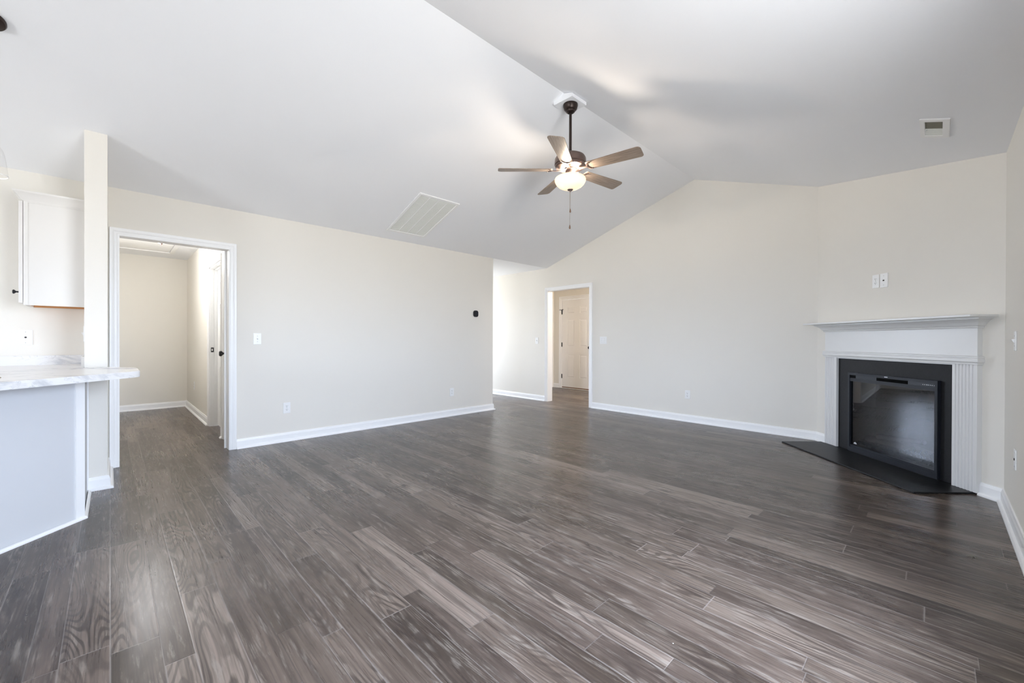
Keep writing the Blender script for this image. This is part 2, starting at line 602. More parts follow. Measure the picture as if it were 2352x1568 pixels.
# right wall with an unseen window added for daylight
y0, y1, z0, z1 = 0.7, 2.0, 0.5, 2.05
struct(MB().prism([V(XR, YR, 0), V(XR, UY - UL / sqrt(2), 0), V(XR, UY - UL / sqrt(2), EAVE), V(XR, YR, EAVE)], V(T, 0, 0),
                  holes=[[V(XR, y0, z0), V(XR, y1, z0), V(XR, y1, z1), V(XR, y0, z1)]]).done('wall_right', M['wall']))
# rear wall: unseen glazed door and kitchen window, placed to supply daylight
struct(MB().prism([V(XL, YR, 0), V(-1.8, YR, 0), V(-1.8, YR, 2.03), V(-0.6, YR, 2.03), V(-0.6, YR, 0), V(XR, YR, 0), V(XR, YR, EAVE),
                   V(XM, YR, RIDGE), V(XL, YR, EAVE)], V(0, -T, 0),
                  holes=[[V(-4.6, YR, 1.2), V(-4.0, YR, 1.2), V(-4.0, YR, 1.9), V(-4.6, YR, 1.9)]]).done('wall_rear', M['wall']))
# wing wall between kitchen and living room
WX, WY0, WY1 = -4.36, -0.137, -0.015
zt = EAVE + SL * (WX - XL)
struct(MB().prism([V(XL, WY0, 0), V(WX, WY0, 0), V(WX, WY0, zt), V(XL, WY0, EAVE)], V(0, WY1 - WY0, 0)).done('wall_kitchen', M['wall']),
       'narrow cream wing wall between kitchen counter and cased opening')
# foyer and entry, with unseen windows added to brighten the foyer
struct(MB().prism([V(FX, YE, 0), V(XL - T, YE, 0), V(XL - T, YE, EAVE), V(FX, YE, EAVE)], V(0, -T, 0),
                  holes=[[V(-8.3, YE, 1.5), V(-7.8, YE, 1.5), V(-7.8, YE, 2.1), V(-8.3, YE, 2.1)]]).done('wall_foyer', M['wall']))
struct(MB().prism([V(FX, YE - T, 0), V(FX, YB + T, 0), V(FX, YB + T, EAVE), V(FX, YE - T, EAVE)],
                  V(-T, 0, 0), holes=[[V(FX, 4.70, 0.7), V(FX, 5.40, 0.7), V(FX, 5.40, 2.05), V(FX, 4.70, 2.05)]]).done('wall_entry', M['wall']))
# bedroom hall
struct(MB().box(HX - T, HX, -0.1 - T, HY + T, 0, EAVE).done('wall_hall_back', M['wall']))
struct(MB().box(HX, XL - T, -0.1 - T, -0.1, 0, EAVE).done('wall_hall_left', M['wall']))
D1 = (-6.54, -5.75)
D2 = (-5.56, -5.15)
struct(MB().prism([V(HX, HY, 0), V(D1[0], HY, 0), V(D1[0], HY, 2.04), V(D1[1], HY, 2.04), V(D1[1], HY, 0), V(D2[0], HY, 0), V(D2[0], HY, 2.04),
                   V(D2[1], HY, 2.04), V(D2[1], HY, 0), V(XL - T, HY, 0), V(XL - T, HY, EAVE), V(HX, HY, EAVE)], V(0, T, 0)).done('wall_hall_right', M['wall']))
# utility hall behind the far opening
DD = (-6.19, -5.28)
struct(MB().prism([V(BXL - T, BY, 0), V(DD[0], BY, 0), V(DD[0], BY, 2.085), V(DD[1], BY, 2.085), V(DD[1], BY, 0), V(-2.5, BY, 0), V(-2.5, BY, EAVE), V(BXL - T, BY, EAVE)],
                  V(0, T, 0)).done('wall_utility_back', M['wall']))
struct(MB().box(BXL - T, BXL, YB + T, BY, 0, EAVE).done('wall_utility_left', M['wall']))
struct(MB().box(-2.5, -2.5 + T, YB + T, BY + T, 0, EAVE).done('wall_utility_right', M['wall']))
# ceiling
c = MB()
c.prism([V(XL, YR - T, EAVE), V(XM, YR - T, RIDGE), V(XR + T, YR - T, EAVE - SL * T), V(XR + T, YR - T, EAVE + 0.1), V(XM, YR - T, RIDGE + 0.12), V(XL, YR - T, EAVE + 0.12)],
        V(0, YB + T - YR + T, 0))
c.box(-8.9, XL, -0.1 - T, HY + T, EAVE, EAVE + 0.1)
c.box(-8.7, XL, YE - T, YB + T, EAVE, EAVE + 0.1)
c.box(BXL - T, -2.5 + T, YB + T, BY + T, EAVE, EAVE + 0.1)
struct(c.done('ceiling', M['ceiling']), 'white vaulted ceiling')

# ------------------------------------------------------------------ baseboards
BB = [(0, 0), (0.034, 0), (0.033, 0.010), (0.027, 0.018), (0.016, 0.021), (0.015, 0.074), (0.011, 0.084), (0.008, 0.096), (0, 0.097)]
def base_run(mb, pts, left=True):
    """baseboard along floor points; wall behind, room on the given side; mitred corners"""
    pts = [Vector((p[0], p[1])) for p in pts]
    dirs = [(pts[i + 1] - pts[i]).normalized() for i in range(len(pts) - 1)]
    s = 1 if left else -1
    nor = [Vector((-d.y, d.x)) * s for d in dirs]
    fs = []
    for i, p in enumerate(pts):
        if i == 0:
            k = nor[0]
        elif i == len(pts) - 1:
            k = nor[-1]
        else:
            k = (nor[i - 1] + nor[i]) / (1 + nor[i - 1].dot(nor[i]))
        fs.append(lambda a, b, p=p, k=k: (p.x + k.x * a, p.y + k.y * a, b))
    mb.sweep(BB, fs)
    return mb
e45 = (UX + 0.165 / sqrt(2), UY - 0.165 / sqrt(2))
f45 = (UX + 1.666 / sqrt(2), UY - 1.666 / sqrt(2))
struct(base_run(MB(), [(XL, 0.927), (XL, YE), (FX, YE)], left=False).done('baseboard_left', M['trim']))
struct(base_run(MB(), [(FX, YB), (-5.037, YB)], left=False).done('baseboard_foyer', M['trim']))
struct(base_run(MB(), [(-4.0, YB), (UX, YB), e45], left=False).done('baseboard_far', M['trim']))
struct(base_run(MB(), [f45, (XR, UY - UL / sqrt(2)), (XR, YR), (-0.53, YR)], left=False).done('baseboard_right', M['trim']))
struct(base_run(MB(), [(WX, -0.118), (WX, WY1), (XL, WY1)], left=False).done('baseboard_kitchen', M['trim']))
struct(base_run(MB(), [(HX, -0.1), (HX, HY), (D1[0] - 0.062, HY)], left=False).done('baseboard_hall', M['trim']))
struct(base_run(MB(), [(D1[1] + 0.062, HY), (D2[0] - 0.062, HY)], left=False).done('baseboard_hall_right', M['trim']))
struct(base_run(MB(), [(BXL, BY), (DD[0] - 0.062, BY)], left=False).done('baseboard_utility', M['trim']))
struct(base_run(MB(), [(DD[1] + 0.062, BY), (-2.5, BY), (-2.5, YB + T), (O2[1] + 0.05, YB + T)], left=False).done('baseboard_utility_right', M['trim']))

# ------------------------------------------------------------------ casings
CP = [(0, 0), (0, 0.010), (0.006, 0.011), (0.012, 0.013), (0.016, 0.0115), (0.030, 0.0135), (0.034, 0.0165), (0.040, 0.015), (0.050, 0.019), (0.060, 0.020), (0.063, 0.017), (0.063, 0)]
def casing(mb, org, ax, nor, a, b, h, z0=0.0):
    """U shaped casing on a wall: position = org + ax*s, facing nor"""
    org, ax, nor = Vector(org), Vector(ax), Vector(nor)
    def st(sx_, zx, s, z):
        return lambda o, f: org + ax * (s + sx_ * o) + nor * f + Vector((0, 0, z + zx * o))
    mb.sweep(CP, [st(-1, 0, a, z0), st(-1, 1, a, h), st(1, 1, b, h), st(1, 0, b, z0)])
    return mb
def jamb(mb, org, ax, dep, a, b, h, t=0.016, stop=False):
    org, ax, dep = Vector(org), Vector(ax), Vector(dep)
    e = 0.001
    for s0, s1, zz0, zz1 in ((a - e, a + t, 0, h + e), (b - t, b + e, 0, h + e), (a, b, h - t, h + e)):
        q = [org + ax * s0 + V(0, 0, zz0), org + ax * s1 + V(0, 0, zz0), org + ax * s1 + V(0, 0, zz1), org + ax * s0 + V(0, 0, zz1)]
        mb.prism(q, dep)
    if stop:
        d = dep.normalized()
        for s0, s1, zz0, zz1 in ((a + t, a + t + .01, 0, h - t), (b - t - .01, b - t, 0, h - t), (a + t, b - t, h - t - .01, h - t)):
            q = [org + d * 0.045 + ax * s0 + V(0, 0, zz0), org + d * 0.045 + ax * s1 + V(0, 0, zz0), org + d * 0.045 + ax * s1 + V(0, 0, zz1), org + d * 0.045 + ax * s0 + V(0, 0, zz1)]
            mb.prism(q, d * 0.035)
    return mb
m = MB()
casing(m, (XL, 0, 0), (0, 1, 0), (1, 0, 0), *O1)
casing(m, (XL - T, 0, 0), (0, 1, 0), (-1, 0, 0), O1[0], O1[1] - 0.02, O1[2])
jamb(m, (XL, 0, 0), (0, 1, 0), (-T, 0, 0), O1[0] - .012, O1[1] + .012, O1[2] + .012, 0.014)
struct(m.done('trim_1', M['trim'], smooth=25), 'white fluted casing around the left opening')
m = MB()
casing(m, (0, YB, 0), (1, 0, 0), (0, -1, 0), *O2)
casing(m, (0, YB + T, 0), (1, 0, 0), (0, 1, 0), *O2)
jamb(m, (0, YB, 0), (1, 0, 0), (0, T, 0), O2[0] - .012, O2[1] + .012, O2[2] + .012, 0.014)
struct(m.done('trim_2', M['trim'], smooth=25), 'white casing around the far opening')
# hall doorway with strike plate, closet doorway
m = MB()
casing(m, (0, HY, 0), (1, 0, 0), (0, -1, 0), D1[0], D1[1], 2.04)
jamb(m, (0, HY, 0), (1, 0, 0), (0, T, 0), D1[0], D1[1], 2.04, stop=True)
t3 = struct(m.done('trim_3', M['trim'], smooth=25), 'white casing of the hall doorway')
sp = MB()
sp.prism([V(D1[0] + .016, HY + .010, 0.955), V(D1[0] + .016, HY + .040, 0.955), V(D1[0] + .016, HY + .040, 1.015), V(D1[0] + .016, HY + .010, 1.015)], V(0.002, 0, 0),
         holes=[[V(D1[0] + .016, HY + .016, 0.971), V(D1[0] + .016, HY + .030, 0.971), V(D1[0] + .016, HY + .030, 0.999), V(D1[0] + .016, HY + .016, 0.999)]])
o = sp.done('strike_plate', M['blackmetal'], parent=t3)
o['label'] = 'black strike plate on the white jamb'

def panel_door(mb, w_, h_, t_, cols=2, rows=((0.085, 0.155), (0.225, 0.525), (0.62, 0.875)), z0=0.0):
    """six panel slab: local x 0..w, y -t..0 front at -t; panels raised"""
    mb.box(0, w_, -t_ + 0.009, 0, z0, h_)
    f = -t_
    st = 0.16 if w_ > 0.6 else 0.08
    mid = 0.15
    cw = (w_ - 2 * st - (cols - 1) * mid) / cols
    xs = [(st + i * (cw + mid), st + i * (cw + mid) + cw) for i in range(cols)]
    zs = [(h_ - b * h_, h_ - a * h_) for a, b in rows]
    outer = [V(0, f, z0), V(w_, f, z0), V(w_, f, h_), V(0, f, h_)]
    holes = [[V(a, f, c_), V(b, f, c_), V(b, f, d_), V(a, f, d_)] for a, b in xs for c_, d_ in zs]
    mb.prism(outer, V(0, 0.0092, 0), holes=holes)
    for a, b in xs:
        for c_, d_ in zs:
            bm_ = bmesh.new()
            g, k = 0.012, 0.030
            def R(i, y):
                return [bm_.verts.new(p) for p in ((a + i, y, c_ + i), (b - i, y, c_ + i), (b - i, y, d_ - i), (a + i, y, d_ - i))]
            r0, r1, r2 = R(0.0, f + 0.009), R(g, f + 0.0088), R(k, f + 0.0015)
            for A, B in ((r0, r1), (r1, r2)):
                for i in range(4):
                    bm_.faces.new((A[i], A[(i + 1) % 4], B[(i + 1) % 4], B[i]))
            bm_.faces.new(r2)
            mb.add(bm_)
    return mb

# closed leaf added in the hall doorway to keep it light-tight
o = panel_door(MB(), D1[1] - D1[0] - 0.034, 2.02, 0.035, z0=0.012).done('door_1', M['trim'], loc=(D1[0] + 0.017, HY + T - 0.0, 0))
struct(o, 'white panel door added to close off the hall doorway')
# closet door, seen at a grazing angle
m = MB()
casing(m, (0, HY, 0), (1, 0, 0), (0, -1, 0), D2[0], D2[1] - 0.035, 2.04)
jamb(m, (0, HY, 0), (1, 0, 0), (0, T, 0), D2[0], D2[1], 2.04)
struct(m.done('trim_4', M['trim'], smooth=25), 'white casing of the hall closet')
cw_ = D2[1] - D2[0] - 0.034
d2 = panel_door(MB(), cw_, 2.02, 0.035, cols=1, z0=0.012).done('door_2', M['trim'], loc=(D2[0] + 0.017, HY + 0.040, 0))
struct(d2, 'white narrow hall closet door with a black knob')
ry = Matrix.Rotation(pi / 2, 4, 'X')
k = MB()
k.lathe([(0.0, 0), (0.031, 0), (0.031, 0.006), (0.026, 0.011), (0.012, 0.014), (0.011, 0.034), (0.020, 0.040), (0.029, 0.050), (0.030, 0.060), (0.024, 0.070), (0.0, 0.073)], (0.06, -0.035, 0.965), 24, ry)
o = k.done('door_knob', M['blackmetal'], parent=d2, smooth=40)
o['label'] = 'black round knob'
k = MB()
k.lathe([(0.0, 0), (0.011, 0), (0.011, 0.035), (0.009, 0.040), (0.0, 0.041)], (0.30, -0.035, 1.86), 16, ry)
o = k.done('door_stop_pin', M['blackmetal'], parent=d2, smooth=40)
o['label'] = 'small black stud high on the door'

# door behind the far opening
m = MB()
casing(m, (0, BY, 0), (1, 0, 0), (0, -1, 0), DD[0], DD[1], 2.085)
jamb(m, (0, BY, 0), (1, 0, 0), (0, T, 0), DD[0], DD[1], 2.085)
struct(m.done('trim_5', M['trim'], smooth=25), 'white casing of the six panel door')
d3 = panel_door(MB(), DD[1] - DD[0] - 0.036, 2.066, 0.044, z0=0.035).done('door_3', M['trim'], loc=(DD[0] + 0.018, BY + 0.046, 0))
struct(d3, 'white six panel door with black hinges seen through the far opening')
for zz in (0.28, 1.02, 1.78):
    k = MB()
    k.tube([(-0.004, -0.050, zz - 0.05), (-0.004, -0.050, zz + 0.05)], 0.008, 10)
    k.box(-0.016, 0.010, -0.0475, -0.0445, zz - 0.048, zz + 0.048)
    if zz > 1.5:
        k.tube([(-0.004, -0.050, zz + 0.055), (-0.06, -0.075, zz + 0.058)], 0.006, 8)
        k.tube([(-0.004, -0.050, zz + 0.055), (0.05, -0.085, zz + 0.058)], 0.006, 8)
        k.lathe([(0, 0), (0.011, 0), (0.011, 0.010), (0, 0.010)], (0.05, -0.080, zz + 0.058), 12, ry)
    k.done('hinge', M['blackmetal'], parent=d3)
k = MB()
k.lathe([(0.0, 0), (0.031, 0), (0.031, 0.006), (0.012, 0.014), (0.011, 0.034), (0.029, 0.050), (0.030, 0.060), (0.0, 0.073)], (DD[1] - DD[0] - 0.036 - 0.07, -0.044, 0.96), 24, ry)
k.done('door_knob', M['blackmetal'], parent=d3, smooth=40)
th = MB().box(DD[0], DD[1], BY - 0.028, BY + T, 0, 0.014, 0.003).done('trim_6', M['plate'])
struct(th, 'pale metal sill under the six panel door')
struct(MB().box(DD[0] + 0.017, DD[1] - 0.017, BY + 0.006, BY + 0.10, 0.0141, 0.034).done('trim_7', M['threshold']), 'brown wooden threshold under the six panel door')
# side door casing in the utility hall
m = MB()
casing(m, (BXL, 0, 0), (0, 1, 0), (1, 0, 0), 6.72, 7.53, 2.04)
struct(m.done('trim_8', M['trim'], smooth=25), 'white casing on the side wall of the rear hall')
o = panel_door(MB(), 0.80, 2.035, 0.016, z0=0.01).done('door_4', M['trim'], loc=(BXL + 0.0005, 6.725, 0), rotz=pi / 2)
struct(o, 'white side door of the rear hall')

# ------------------------------------------------------------------ unseen windows and a glazed door, added to supply the daylight
def window(name, org, ax, nor, a, b, z0, z1, door=False, mull=1, bars=False):
    org, ax, nor = Vector(org), Vector(ax), Vector(nor)
    f = MB()
    def bar(s0, s1, q0, q1, d0, d1, mb=None):
        (mb or f).prism([org + ax * s0 + nor * d0 + V(0, 0, q0), org + ax * s1 + nor * d0 + V(0, 0, q0), org + ax * s1 + nor * d0 + V(0, 0, q1), org + ax * s0 + nor * d0 + V(0, 0, q1)], nor * (d1 - d0))
    fw = 0.045
    for s0, s1, q0, q1 in ((a, a + fw, z0, z1), (b - fw, b, z0, z1), (a, b, z1 - fw, z1), (a, b, z0, z0 + fw)):
        bar(s0, s1, q0, q1, -0.09, -0.02)
    for i in range(1, mull + 1):
        s = a + (b - a) * i / (mull + 1)
        bar(s - 0.03, s + 0.03, z0, z1, -0.08, -0.03)
    if bars:
        bar(a, b, (z0 + z1) / 2 - 0.02, (z0 + z1) / 2 + 0.02, -0.08, -0.03)
    o = struct(f.done(name, M['trim']))
    g = MB()
    bar(a + fw, b - fw, z0 + fw, z1 - fw, -0.058, -0.054, g)
    g.done('pane', M['glass'], parent=o)
    return o
window('unseen_door_5', (0, YR, 0), (1, 0, 0), (0, 1, 0), -1.8, -0.6, 0.0, 2.03, mull=1)
window('unseen_window_1', (0, YR, 0), (1, 0, 0), (0, 1, 0), -4.6, -4.0, 1.2, 1.9, mull=0, bars=True)
window('unseen_window_2', (XR, 0, 0), (0, 1, 0), (-1, 0, 0), 0.7, 2.0, 0.5, 2.05, mull=1, bars=True)  # put in to spread even light over the left wall
window('unseen_window_4', (FX, 0, 0), (0, 1, 0), (1, 0, 0), 4.70, 5.40, 0.7, 2.05, mull=0)  # unseen, placed and sized for the foyer light
window('unseen_window_3', (0, YE, 0), (1, 0, 0), (0, 1, 0), -8.3, -7.8, 1.5, 2.1, mull=0)  # added to throw light on the far wall of the foyer
m = MB()
casing(m, (0, YR, 0), (1, 0, 0), (0, 1, 0), -1.8, -0.6, 2.03)
struct(m.done('trim_9', M['trim']))
m = MB()
casing(m, (XR, 0, 0), (0, 1, 0), (-1, 0, 0), 0.7, 2.0, 2.05, z0=0.5)
m.box(XR - 0.03, XR, 0.6, 2.1, 0.465, 0.50)
struct(m.done('trim_10', M['trim']))

# ------------------------------------------------------------------ ceiling fan
FC = Vector((-2.339, 3.005, 0))
bl = MB()
zb = 3.266
hw = 0.105
zz = RIDGE - SL * hw
bl.prism([V(-hw, -hw, zb), V(hw, -hw, zb), V(hw, -hw, zz - 0.001), V(0, -hw, RIDGE - 0.001), V(-hw, -hw, zz - 0.001)], V(0, 2 * hw, 0))
o = bl.done('trim_11', M['ceiling'], loc=(FC.x - 0.010, FC.y + 0.005, 0))
struct(o, 'white mounting block under the ridge')
fan = thing('ceiling_fan', 'five-blade bronze ceiling fan with lit frosted bowl hanging from the ridge', 'ceiling fan', (FC.x, FC.y, 0))
fan.location.z = 0
MB().lathe([(0.0, zb), (0.066, zb), (0.067, zb - 0.014), (0.064, zb - 0.022), (0.060, zb - 0.040), (0.050, zb - 0.052), (0.042, zb - 0.056), (0.038, zb - 0.068), (0.026, zb - 0.076), (0.018, zb - 0.066), (0.0, zb - 0.060)]).done('canopy', M['bronze'], fan, 35)
MB().tube([(0, 0, zb - 0.062), (0, 0, 2.80)], 0.0125, 16).done('downrod', M['bronze'], fan, 35)
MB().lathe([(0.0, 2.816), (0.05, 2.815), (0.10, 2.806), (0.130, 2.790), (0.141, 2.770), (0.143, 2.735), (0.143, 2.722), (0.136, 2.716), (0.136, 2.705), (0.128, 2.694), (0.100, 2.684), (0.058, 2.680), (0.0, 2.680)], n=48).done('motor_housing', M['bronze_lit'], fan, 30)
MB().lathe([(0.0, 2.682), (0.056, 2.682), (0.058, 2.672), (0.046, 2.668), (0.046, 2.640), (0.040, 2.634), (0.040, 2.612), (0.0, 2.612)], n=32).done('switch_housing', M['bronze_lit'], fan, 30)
bowl_o = [(0.102, 2.6065), (0.122, 2.604), (0.137, 2.596), (0.1415, 2.584), (0.139, 2.568), (0.127, 2.545), (0.107, 2.524), (0.078, 2.508), (0.043, 2.498), (0.0, 2.494)]
bowl_i = [(r - 0.004 if r > 0.01 else 0.0, z + 0.004) for r, z in reversed(bowl_o)]
MB().lathe(bowl_o + bowl_i + [bowl_o[0]], n=48, caps=False).done('glass_bowl', M['bowl'], fan, 60)['label'] = 'glowing frosted glass bowl'
MB().tube([(0, 0, 2.612), (0, 0, 2.490)], 0.004, 8).done('centre_stem', M['bronze_lit'], fan)
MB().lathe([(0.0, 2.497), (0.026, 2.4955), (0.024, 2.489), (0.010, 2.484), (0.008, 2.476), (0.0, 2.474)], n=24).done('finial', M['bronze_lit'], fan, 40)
for sgn in (-1, 1):
    MB().lathe([(0.0, 2.555), (0.012, 2.56), (0.020, 2.570), (0.022, 2.582), (0.016, 2.592), (0.0, 2.596)], (0.070 * sgn, 0, 0), 16).done('light_bulb', M['bulb'], fan, 60)
for (dx, dy, zt_, ze) in ((0.0015, 0.0, 2.476, 2.318), (-0.0015, -0.002, 2.476, 2.170)):
    ch = MB()
    ch.tube([(dx, dy, zt_), (dx, dy, ze)], 0.0014, 6)
    z_ = zt_
    co = ch.done('pull_chain', M['chain'], fan)
    MB().lathe([(0.0, ze + 0.006), (0.003, ze + 0.004), (0.005, ze - 0.006), (0.008, ze - 0.020), (0.0075, ze - 0.027), (0.004, ze - 0.032), (0.0, ze - 0.033)], (dx, dy, 0), 14).done('pull_fob', M['fobwood'], co, 50)

def blade_mesh():
    b = MB()
    r0, r1 = 0.165, 0.660
    w0, w1 = 0.055, 0.070
    out = [(r0, -w0 + 0.012), (r0 + 0.012, -w0)]
    for i in range(7):
        a_ = -pi / 2 + (pi / 2) * i / 6
        out.append((r1 - 0.034 + 0.034 * cos(a_), -w1 + 0.034 + 0.034 * sin(a_)))
    for i in range(7):
        a_ = (pi / 2) * i / 6
        out.append((r1 - 0.030 + 0.026 * cos(a_), w1 - 0.026 + 0.026 * sin(a_)))
    out += [(r0 + 0.012, w0), (r0, w0 - 0.012)]
    b.prism([V(x, y, -0.003) for x, y in out], V(0, 0, 0.006), bev=0.0012)
    return b
def arm_mesh():
    b = MB()
    # neck from the hub to the blade
    b.prism([V(0.085, -0.016, -0.010), V(0.165, -0.010, -0.010), V(0.165, 0.010, -0.010), V(0.085, 0.016, -0.010)], V(0, 0, 0.006), bev=0.002)
    # crescent holding the blade
    pts_o, pts_i = [], []
    for i in range(17):
        a_ = radians(100 + 160 * i / 16)
        pts_o.append((0.205 + 0.047 * cos(a_), 0.047 * sin(a_)))
        pts_i.append((0.210 + 0.034 * cos(a_), 0.036 * sin(a_)))
    b.prism([V(x, y, -0.0085) for x, y in pts_o + pts_i[::-1]], V(0, 0, 0.005), bev=0.0012)
    for x, y in ((0.206, 0.042), (0.206, -0.042), (0.166, 0.0)):
        b.lathe([(0.0, -0.0115), (0.006, -0.0105), (0.0065, -0.0085), (0.0, -0.0085)], (x, y, 0), 12)
    return b
bm0 = blade_mesh().done('blade', M['blade'], smooth=30)
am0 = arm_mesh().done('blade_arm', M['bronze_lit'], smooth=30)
for i, a_ in enumerate((180, 252, 324, 36, 108)):
    bo = bm0 if i == 0 else bm0.copy()
    ao = am0 if i == 0 else am0.copy()
    if i:
        COL.objects.link(bo)
        COL.objects.link(ao)
    bo.parent = fan
    ao.parent = bo
    bo.matrix_local = Matrix.Translation((0, 0, 2.672)) @ Matrix.Rotation(radians(a_) + YAW, 4, 'Z') @ Matrix.Rotation(radians(-12), 4, 'X')
for sgn in (-1, 1):
    l = bpy.data.lights.new('fan_bulb_light', 'POINT')
    l.energy = FAN_W
    l.color = (1.0, 0.86, 0.70)
    l.shadow_soft_size = 0.016
    lo = bpy.data.objects.new('fan_bulb_light', l)
    lo.location = (FC.x + 0.078 * sgn, FC.y, 2.626)
    COL.objects.link(lo)

# ------------------------------------------------------------------ ceiling grilles
def slope_frame(side):
    """matrix: local x down-slope horizontal direction (world X), local y = world Y, local -z into the room"""
    ang = atan2(SL, 1.0)
    return Matrix.Rotation(-ang if side == 'L' else ang, 4, 'Y')
# return air grille on the left slope
gx0, gx1, gy0, gy1 = -4.817, -4.026, 2.475, 3.026
gl = (gx1 - gx0) * sqrt(1 + SL * SL)
gw = gy1 - gy0
gr = thing('return_air_grille', 'large white return air grille on the left ceiling slope', 'vent', (gx0, gy0, EAVE + SL * (gx0 - XL)))
gr.rotation_euler = slope_frame('L').to_euler()
f = MB()
fw = 0.030
f.prism([V(0, 0, -0.002), V(gl, 0, -0.002), V(gl, gw, -0.002), V(0, gw, -0.002)], V(0, 0, -0.012),
        holes=[[V(fw, fw, -0.002), V(gl - fw, fw, -0.002), V(gl - fw, gw - fw, -0.002), V(fw, gw - fw, -0.002)]], bev=0.002)
f.done('frame', M['trim'], gr)
for i in range(1, 4):
    yy = fw + (gw - 2 * fw) * i / 4
    MB().box(fw, gl - fw, yy - 0.003, yy + 0.003, -0.011, -0.0025).done('divider', M['trim'], gr)
lv = MB()
nl = 46
for i in range(nl):
    xx = fw + (gl - 2 * fw) * (i + 0.5) / nl
    lv.box(xx - 0.0072, xx + 0.0062, fw, gw - fw, -0.008, -0.0062)
lv.box(fw, gl - fw, fw, gw - fw, -0.0035, -0.002)
lv.done('louvres', M['filter'], gr)
# supply register on the right slope
ry0, ry1 = 3.795, 4.135
rx0, rx1 = -0.090, 0.052
rl = (rx1 - rx0) * sqrt(1 + SL * SL)
rw = ry1 - ry0
rg = thing('supply_register', 'small white supply register with open dark throat on the right ceiling slope', 'vent', (rx0, ry0, EAVE + SL * (XR - rx0)))
rg.rotation_euler = slope_frame('R').to_euler()
f = MB()
f.prism([V(0, 0, -0.001), V(rl, 0, -0.001), V(rl, rw, -0.001), V(0, rw, -0.001)], V(0, 0, -0.008),
        holes=[[V(0.027, 0.045, -0.001), V(rl - 0.036, 0.045, -0.001), V(rl - 0.036, rw - 0.040, -0.001), V(0.027, rw - 0.040, -0.001)]], bev=0.0025)
f.done('frame', M['trim'], rg)
MB().box(0.026, rl - 0.035, 0.044, 0.180, -0.0022, -0.0012).done('throat', M['duct'], rg)['label'] = 'open brown duct throat'
lv = MB()
for i in range(9):
    yy = 0.184 + i * 0.0135
    lv.box(0.026, rl - 0.035, yy, yy + 0.011, -0.0062, -0.0035)
lv.box(0.026, rl - 0.035, 0.181, rw - 0.039, -0.0024, -0.0012)
lv.done('louvres', M['filter'], rg)
MB().tube([(0.034, 0.190, -0.012), (0.040, 0.190, -0.007)], 0.003, 8).done('damper_lever', M['screw'], rg)

# ------------------------------------------------------------------ wall plates
def plate_thing(name, label, cat, pos, nor, kind, group=None, w_=0.072, h_=0.118, thick=0.006):
    rz = atan2(nor[0], -nor[1])
    t = thing(name, label, cat, pos, rz, group)
    MB().box(-w_ / 2, w_ / 2, -thick, 0, -h_ / 2, h_ / 2, 0.0022).done('plate', M['plate'], t)
    fr_ = -thick
    def screw(x, z):
        MB().lathe([(0, 0), (0.0035, 0), (0.003, 0.0015), (0, 0.002)], (x, fr_, z), 12, ry).done('screw', M['screw'], t)
    if kind == 'outlet':
        for z in (-0.0195, 0.0195):
            b_ = MB()
            pts = []
            for i in range(24):
                a_ = 2 * pi * i / 24
                pts.append(V(max(-0.0165, min(0.0165, 0.0185 * cos(a_))), fr_, z + max(-0.0140, min(0.0140, 0.0175 * sin(a_)))))
            b_.prism(pts, V(0, -0.0018, 0))
            ro = b_.done('receptacle', M['plate'], t)
            sl = MB()
            sl.box(-0.0075, -0.0050, fr_ - 0.0024, fr_ - 0.0016, z - 0.001, z + 0.008)
            sl.box(0.0050, 0.0075, fr_ - 0.0024, fr_ - 0.0016, z - 0.000, z + 0.007)
            sl.lathe([(0, 0), (0.0028, 0), (0.0028, 0.0006), (0, 0.0006)], (0, fr_ - 0.0018, z - 0.0072), 12, ry)
            sl.done('slots', M['slot'], ro)
        screw(0, 0)
    elif kind in ('toggle', 'double'):
        xs = (0,) if kind == 'toggle' else (-0.023, 0.023)
        for x in xs:
            b_ = MB()
            b_.prism([V(x - 0.005, fr_, -0.011), V(x - 0.005, fr_ - 0.003, -0.011), V(x - 0.005, fr_ - 0.012, 0.006), V(x - 0.005, fr_ - 0.011, 0.011), V(x - 0.005, fr_, 0.011)], V(0.010, 0, 0))
            b_.done('toggle', M['plate'], t)
            screw(x, 0.030)
            screw(x, -0.030)
    elif kind == 'jack':
        MB().lathe([(0, 0), (0.0065, 0), (0.0065, 0.004), (0.0045, 0.006), (0, 0.006)], (0, fr_, 0), 16, ry).done('jack', M['slot'], t)
        screw(0, 0.042)
        screw(0, -0.042)
    elif kind == 'slider':
        MB().box(-0.0085, 0.0085, fr_ - 0.003, fr_, -0.006, 0.006, 0.001).done('socket', M['slot'], t)
        screw(0, 0.042)
        screw(0, -0.042)
    return t
E_ = 0.0003
plate_thing('wall_switch', 'white light switch on the left wall beside the cased opening', 'light switch', (XL + E_, 1.113, 1.128), (1, 0), 'toggle')
plate_thing('wall_outlet', 'white outlet low on the left wall nearer the cased opening', 'outlet', (XL + E_, 1.397, 0.368), (1, 0), 'outlet')
plate_thing('wall_outlet', 'white outlet low on the left wall below the black thermostat', 'outlet', (XL + E_, 3.622, 0.352), (1, 0), 'outlet')
plate_thing('wall_switch', 'white single switch on the foyer wall left of the far opening', 'light switch', (-5.244, YB - E_, 1.114), (0, -1), 'toggle')
plate_thing('wall_switch', 'white double switch just right of the far opening', 'light switch', (-3.786, YB - E_, 1.123), (0, -1), 'double', w_=0.130)
plate_thing('wall_outlet', 'white outlet low on the far wall between far opening and fireplace', 'outlet', (-2.415, YB - E_, 0.374), (0, -1), 'outlet')
def dpos(u, z, off=E_):
    p_ = D(u, off, z)
    return (p_.x, p_.y, p_.z)
nd = (-1 / sqrt(2), -1 / sqrt(2))
